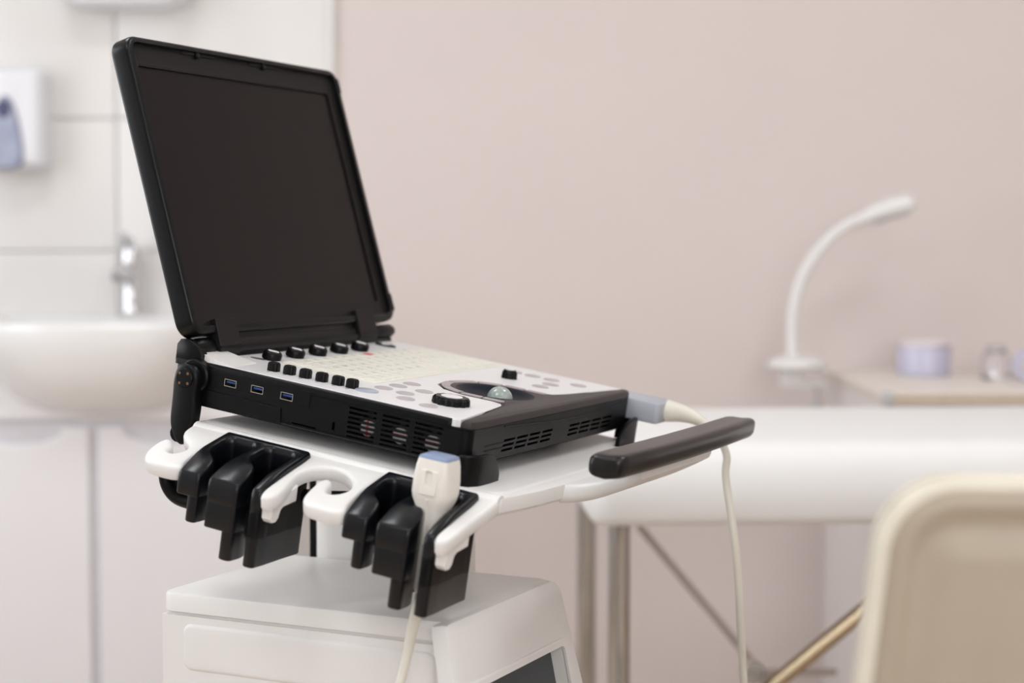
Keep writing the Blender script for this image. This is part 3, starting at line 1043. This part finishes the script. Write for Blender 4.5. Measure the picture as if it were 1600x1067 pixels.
# panel seams on the side: thin recessed plates
part('port_panel', loft([(-.300, .0715), (-.1712, .0715), (-.1712, .0868), (-.300, .0868)], [(0, 0), (.0005, 0), (.0007, .0004)], [rrect(-(v + 6.8) * mm, -(v - 6.8) * mm, (w - 3.5) * mm, (w + 3.5) * mm) for v, w in usb]), M['black'], con, SIDE, 20)
part('battery_door', loft([(-.300, .0500), (-.2005, .0500), (-.2025, .0652), (-.300, .0662)], [(0, 0), (.0012, 0), (.0016, .0006)]), M['black'], con, SIDE, 20)
for v, w in usb:
    f = loft(rrect(-(v + 6.9) * mm, -(v - 6.9) * mm, (w - 3.5) * mm, (w + 3.5) * mm), [(-.010, 0), (.0009, 0)],
             [rrect(-(v + 6.5) * mm, -(v - 6.5) * mm, (w - 3.05) * mm, (w + 3.05) * mm)])
    u_ = part('usb_port', f, M['usbm'], con, SIDE, 20)
    part('tongue', box(-(v + 5.4) * mm, -(v - 5.6) * mm, (w - .2) * mm, (w + 1.7) * mm, -.009, -.0006), M['usbb'], u_, SIDE)
    part('socket_back', box(-(v + 6.2) * mm, -(v - 6.2) * mm, (w - 2.8) * mm, (w + 2.8) * mm, -.0105, -.0095), M['blackin'], u_, SIDE)
for i, (v, w) in enumerate(fan_c):
    FMx = SIDE @ T(-v * mm, w * mm, -.0075)
    f_ = part('fan', join(*[loft([(.003, -.001), (.0145, -.004), (.0145, .003), (.003, .002)], [(-.004, 0), (-.003, 0)]).xf(RZ(2 * PI * k / 7)) for k in range(7)]), M['fan'], con, FMx)
    part('fan_hub', lathe([(.0078, -.004), (.0078, .004), (.0072, .0046)], 26), M['hub'], f_, FMx)
    part('fan_label', box(-.0072, .0072, -.0012, .0014, .0046, .0049) if i else box(-.0012, .0009, -.0076, .0076, .0046, .0049), M['red'], f_, FMx)
# long grooves and a swoop line on the front
for y0 in (.0668, .0622):
    part('front_groove', box(.034, .073, y0 - .0005, y0 + .0005, 0, .0007), M['blackin'], con, FRONT)
sw = catmull([(.07, .0826, 0), (.12, .0806, 0), (.20, .0772, 0), (.27, .0768, 0), (.32, .0795, 0), (.37, .0812, 0)], 8)
part('front_swoop', tube(sw, .0009, 6), M['black'], con, FRONT)

# ---- palm rest with the trackball bay
PRO = [(.003, .0015), (.012, -.0005), (.374, -.0005), (.382, .002), (.3835, .012), (.366, .0135), (.268, .0275), (.246, .034), (.240, .044),
       (.240, .078), (.233, .103), (.215, .121), (.187, .1285), (.160, .122), (.140, .104), (.131, .078), (.131, .044), (.127, .033), (.119, .0285), (.085, .0232), (.003, .0118)]
PRO = PRO[:2] + PRO[2:]
trk = (.1855, .070)
part('palm_rest', loft(PRO, [(.0853, .0), (.0893, .0), (.0915, .0012), (.0927, .0035)], [circ(trk[0], trk[1], .0405, 40)]), M['palm'], con, C, 30)
part('trackball_dish', lathe([(.010, -.0072), (.030, -.0072), (.0405, -.0072), (.0405, .0002), (.0395, .0003), (.034, -.0030), (.025, -.0056), (.013, -.0064), (.010, -.0064)], 40), M['dish'], con, C @ T(trk[0], trk[1], .0927), 60)
bp_ = []
for k in range(11):
    a = -PI / 2 + PI * k / 10
    bp_.append((max(.0135 * math.cos(a), .0002), .0135 * math.sin(a)))
part('trackball', lathe(bp_, 28), M['ball'], con, C @ T(trk[0] - .004, trk[1] - .008, .0868), 60)


def sector(r0_, r1_, a0, a1, ry=1.0):
    n = 8
    A = [math.radians(a0 + (a1 - a0) * i / n) for i in range(n + 1)]
    return [(r1_ * math.cos(t), ry * r1_ * math.sin(t)) for t in A] + [(r0_ * math.cos(t), ry * r0_ * math.sin(t)) for t in reversed(A)]


RB = C @ T(.1855, .074, .0924)
for a0, a1 in ((14, 44), (47, 88), (92, 133), (136, 166)):
    part('ring_button', loft(sector(.0425, .0515, a0, a1, 1.0), [(0, 0), (.0008, 0), (.0013, .0008)]), M['ringbtn'], con, RB)
for x0 in (.1325, .2305):
    for y0, y1 in ((.036, .058), (.060, .083)):
        part('ring_button', loft(rrect(x0, x0 + .008, y0, y1, .002, 3), [(.0924, 0), (.0932, 0), (.0937, .0008)]), M['ringbtn'], con, C)

# ---- white control panel
FPO = [(.004, .022), (.0015, .0205), (.0008, .0165), (.0035, .0125), (.085, .0238), (.119, .0291), (.1265, .0335), (.1305, .044), (.1305, .078), (.1395, .1043), (.1597, .1225), (.187, .129), (.2153, .1215),
       (.2335, .1033), (.2405, .078), (.2405, .044), (.2464, .0345), (.2683, .028), (.366, .0141), (.381, .0125), (.382, .03), (.382, .310), (.004, .310)]
part('control_panel', loft(FPO, [(.0853, 0), (.0912, 0), (.0922, .0004), (.0925, .001)]), M['deck'], con, C, 20)
# speaker wedge at the rear left
sp = [(.0042, .264), (.052, .270), (.047, .312), (.0042, .320)]
vs = []
wedge = G()
lo = [(x, y, .092) for x, y in sp]
hi = [(.0052, .2655, .0928), (.051, .2712, .0932), (.0462, .311, .1003), (.0052, .319, .1015)]
wedge.add(lo + hi, [(0, 1, 2, 3), (4, 5, 6, 7), (0, 1, 5, 4), (1, 2, 6, 5), (2, 3, 7, 6), (3, 0, 4, 7)])
part('speaker', wedge, M['spk'], con, C, 0)

# ---- keyboard
part('key_mat', loft(rrect(.0835, .3665, .1515, .2640, .004, 4), [(.0924, 0), (.0934, 0), (.0938, .0006)]), M['keys'], con, C)
KP = .01835
key_me = to_mesh('key', loft(rrect(.0006, KP - .0009, .0006, KP - .0011, .0028, 2), [(0, 0), (.0010, .0002), (.0014, .001)]), M['keys'])
rows = ['1234567890-=', 'QWERTYUIOP[]', 'ASDFGHJKL;\'', 'ZXCVBNM,./', '']
labels = []
for r_ in range(6):
    y = .2435 - r_ * .01755
    for c_ in range(15):
        x = .0865 + c_ * KP + (.004 if r_ % 2 else 0)
        if x + KP > .3660 or (r_ == 5 and 4 <= c_ <= 7):
            continue
        part('key', key_me, None, con, C @ T(x, y, .0936))
        ch = ''
        if r_ == 0:
            ch = 'F%d' % (c_) if 1 <= c_ <= 12 else '\u00b7'
        elif 1 <= r_ <= 4 and c_ >= 1 and c_ - 1 < len(rows[r_ - 1]):
            ch = rows[r_ - 1][c_ - 1]
        else:
            ch = '-'
        labels.append((ch, x, y))
part('space_key', loft(rrect(.0865 + 4 * KP + .0046, .0865 + 8 * KP + .003, .1562, .1562 + .0163, .0028, 3), [(.0936, 0), (.0946, .0002), (.0950, .001)]), M['keys'], con, C)
# printed characters on the keys, merged into one flat print
tmp = []
for ch, x, y in labels:
    cu = bpy.data.curves.new('print', 'FONT')
    cu.body = ch
    cu.size = .0085 if len(ch) == 1 else .0062
    cu.resolution_u = 1
    o = bpy.data.objects.new('print', cu)
    COL.objects.link(o)
    tmp.append((o, x, y))
bpy.context.view_layer.update()
dg = bpy.context.evaluated_depsgraph_get()
pg = G()
for o, x, y in tmp:
    me = o.evaluated_get(dg).to_mesh()
    pg.add([(x + .0045 + p.co.x, y + .0055 + p.co.y, .09506) for p in me.vertices], [tuple(f.vertices) for f in me.polygons])
    o.evaluated_get(dg).to_mesh_clear()
for o, x, y in tmp:
    cu = o.data
    bpy.data.objects.remove(o)
    bpy.data.curves.remove(cu)
me = bpy.data.meshes.new('key_print')
me.from_pydata(pg.v, [], pg.f)
me.materials.append(M['legend'])
part('key_print', me, None, con, C)
part('red_mark', loft(rrect(.228, .242, .2465, .2565, .002, 2), [(.0936, 0), (.0951, .0004)]), M['redink'], con, C)

# ---- rotary knobs at the rear of the panel
kn_me = to_mesh('rotary_knob', lathe([(.0098, 0), (.0100, .0015), (.0098, .0070), (.0086, .0085), (.0040, .0086)], 20), M['black'], 40)
kc_me = to_mesh('knob_cap', loft(rrect(-.0022, .0022, -.0058, .0058, .002, 3), [(.0084, 0), (.0090, 0), (.0092, .0005)]), M['deck'])
for i in range(5):
    m_ = C @ T(.0900 + .0430 * i, .2795, .0930) @ RX(math.radians(14))
    k_ = part('rotary_knob', kn_me, None, con, m_)
    part('knob_cap', kc_me, None, k_, m_ @ RZ(.9))
m_ = C @ T(.333, .2870, .0924)
k_ = part('power_button', loft(circ(0, 0, .0065, 22, .0135), [(0, 0), (.0012, 0), (.002, .001)]), M['dish'], con, m_)
part('power_symbol', loft(circ(0, 0, .005, 14), [(.002, 0), (.0027, .0004)]), M['deck'], k_, m_)
part('indicator_slot', loft(circ(.079, .288, .004, 14, .009), [(.0924, 0), (.0929, .0003)]), M['ink'], con, C)
# ---- slider knobs along the left
sl_me = to_mesh('slider_knob', loft(rrect(-.0047, .0047, -.0056, .0056, .0022, 3), [(0, 0), (.0068, .0001), (.0086, .0011), (.0091, .0026)]), M['black'], 40)
st_me = to_mesh('slider_slot', box(-.011, .011, -.0005, .0005, 0, .0002), M['ink'])
for i, v in enumerate((237.5, 219.5, 201.5, 183.2, 165.0, 149.5)):
    m_ = C @ T((33 + .7 * i) * mm, v * mm, .0925)
    s_ = part('slider_knob', sl_me, None, con, m_)
    part('slider_slot', st_me, None, s_, C @ T((33 + .7 * i) * mm, v * mm, .0925))
# ---- flat buttons
b_me = to_mesh('panel_button', lathe([(.0092, 0), (.0092, .0006), (.0080, .0011)], 26), M['btn'])
for x, y in ((71, 134.3), (99.1, 134.3), (126, 134.0), (99.8, 105.1), (68.9, 109.0), (42.3, 93.3), (32.1, 62.8), (338.5, 123.4), (338.7, 100.8), (337.5, 77.2), (305.6, 63.3), (278.6, 62.9), (338.8, 45.2)):
    part('panel_button', b_me, None, con, C @ T(x * mm, y * mm, .0924))
part('blue_button', lathe([(.0115, 0), (.0115, .0008), (.0098, .0014)], 28), M['btnb'], con, C @ T(.0386, .1341, .0924))
# ---- scalloped wheels


def wheelknob(r, h, nb):
    pts = []
    for i in range(nb * 4):
        a = 2 * PI * i / (nb * 4)
        q = r * (1.0 if i % 4 in (0, 1) else .93)
        pts.append((q * math.cos(a), q * math.sin(a)))
    return loft(pts, [(0, 0), (.001, 0), (h * .7, .0004), (h, .0022)])


m_ = C @ T(.0675, .0580, .0924)
k_ = part('jog_wheel', wheelknob(.0185, .0075, 13), M['black'], con, m_, 25)
part('wheel_cap', lathe([(.0105, .006), (.0105, .0078), (.0095, .0082)], 26), M['deck'], k_, m_)
m_ = C @ T(.290, .1060, .0924)
k_ = part('jog_wheel', wheelknob(.0088, .0095, 8), M['black'], con, m_, 25)
part('wheel_cap', lathe([(.0052, .009), (.0052, .0099), (.0046, .0103)], 18), M['deck'], k_, m_)

# ---- rear shoulder, hinge bar and knuckles
HB = (.3135, .1030)


def bar(u0, u1, r, e=.003):
    prof = [(.001, u0), (r * .75, u0 + e * .2), (r, u0 + e), (r, u1 - e), (r * .75, u1 - e * .2), (.001, u1)]
    return lathe([(a, b) for a, b in prof], 24)


BARM = C @ axes((0, HB[0], HB[1]), (0, 1, 0), (0, 0, 1), (1, 0, 0))
part('hinge_bar', bar(.0725, .303, .0092, .002), M['bezel'], con, BARM, 50)
part('hinge_end', bar(.002, .036, .0090, .006), M['black'], con, BARM, 50)
part('hinge_end', bar(.345, .389, .0080, .008), M['bezel'], con, BARM, 50)
part('rear_shoulder', loft([(.300, .088), (.332, .088), (.332, .104), (.328, .1095), (.318, .1105), (.307, .106), (.300, .0975)], [(.0005, .002), (.002, 0), (.010, .0), (.0115, .002)]), M['black'], con,
     C @ axes((0, 0, 0), (0, 1, 0), (0, 0, 1), (1, 0, 0)), 40)
part('rear_rail', rbox(.012, UW - .004, .306, VD, .0905, .0975, .003), M['black'], con, C)

# ---- lid
LA = math.radians(65.43)
LM = C @ T(-.005, .327, .108) @ RX(LA)
LWd, LHt, LT = .392, .306, .0226
lid = part('lid', loft(rrect(0, LWd, 0, LHt, .017, 10), [(0, .0034), (.0008, .0014), (.0022, .0003), (.0040, 0), (LT - .0050, 0), (LT - .0018, .0007), (LT - .0005, .0018), (LT, .0036)],
                       [rrect(.0085, LWd - .0085, .0085, LHt - .0065, .009, 5)]), M['lidblk'], con, LM, 45)
part('lid_lip', rbox(.074, .299, -.007, .010, .006, LT - .004, .003), M['bezel'], lid, LM)
part('lid_back', loft(rrect(.004, LWd - .004, .004, LHt - .004, .012, 6), [(-.0012, .002), (0, 0), (.006, 0)]), M['lidblk'], lid, LM)
part('bezel', loft(rrect(.008, LWd - .008, .008, LHt - .006, .009, 5), [(.005, 0), (LT - .0058, 0), (LT - .0052, .0006)], [rrect(.0165, LWd - .0245, .0245, .2765, .002, 3)]), M['bezel'], lid, LM, 30)
part('screen', box(.0160, LWd - .0240, .0240, .2770, .005, LT - .0074), M['screen'], lid, LM)
part('bezel_groove', box(.011, LWd - .026, .2785, .2798, LT - .0056, LT - .0049), M['blackin'], lid, LM)
for x in (.118, .240):
    part('latch_stop', rbox(x - .003, x + .003, .2935, .3005, LT - .006, LT - .0012, .0012), M['lidblk'], lid, LM)
for x in (.125, .245):
    part('latch_recess', rbox(x - .030, x + .028, .2965, .3000, LT - .0056, LT - .0035, .0012), M['blackin'], lid, LM)
for x0, x1, y0, y1 in ((LWd - .009, LWd + .0012, .276, .2975), (LWd - .008, LWd + .0020, .010, .034)):
    part('corner_bumper', rbox(x0, x1, y0, y1, .0012, LT + .0006, .0048, .003), M['lidblk'], lid, LM)
part('inner_guard', rbox(.0085, .0125, .2725, .2860, LT - .0056, LT - .0012, .0018), M['lidblk'], lid, LM)
# hinge knuckles with plates on the lid
for u0, u1 in ((.0335, .0725), (.3005, .3420)):
    k_ = part('hinge_knuckle', bar(u0, u1, .0110, .0012), M['bezel'], con, BARM, 50)
    pl = loft([(0, -.0150), (u1 - u0 - .003, -.0150), (u1 - u0 - .0045, .0125), (.0015, .0125)], [(LT - .007, 0), (LT + .0012, 0), (LT + .0020, .0008)])
    part('hinge_plate', pl, M['bezel'], k_, LM @ T(u0 + .0005, .002, 0), 30)

# ---- folding carry handle at the back
HP = C @ axes((-.0005, .3060, .0755), (0, -1, 0), (0, 0, 1), (-1, 0, 0))      # x forward, y up, z outward (left)
hp_out = [(-.0125, .008), (-.006, .0135), (.004, .0145), (.012, .009), (.0145, -.001), (.013, -.012), (.0155, -.030), (.0125, -.055), (.0060, -.066), (-.002, -.0655), (-.009, -.056), (-.0135, -.044), (-.0135, -.020), (-.0145, -.004)]
arm = loft(chaikin(hp_out, 2), [(0, .003), (.0015, .0006), (.003, 0), (.0115, 0), (.0135, .0012), (.0145, .0035)])
hl = part('carry_handle', arm, M['black'], con, HP, 40)
HPR = C @ axes((UW + .0005, .3060, .0755), (0, 1, 0), (0, 0, 1), (1, 0, 0))
part('handle_arm', loft(chaikin([(-x, y) for x, y in hp_out], 2), [(0, .003), (.0015, .0006), (.003, 0), (.0115, 0), (.0145, .0035)]), M['black'], hl, HPR, 40)
part('handle_bar', tube([(-.008, .3125, .0185), (UW + .008, .3125, .0185)], .0085, 14), M['black'], hl, C, 50)
part('pivot_boss', lathe([(.0165, -.004), (.0165, .004), (.0150, .0055)], 28), M['black'], hl, HP @ T(-.0135, .002, 0) @ T(.0165, 0, 0), 40)
pv = part('pivot_cap', lathe([(.0096, .013), (.0096, .0156), (.0088, .0164), (.004, .0166)], 28), M['black'], hl, HP, 40)
for i in range(4):
    a = PI / 4 + i * PI / 2 + .1
    part('pivot_slot', lathe([(.0014, 0), (.0014, .0004)], 10), M['brassy'], hl, HP @ T(.0068 * math.cos(a), .0068 * math.sin(a), .0163))
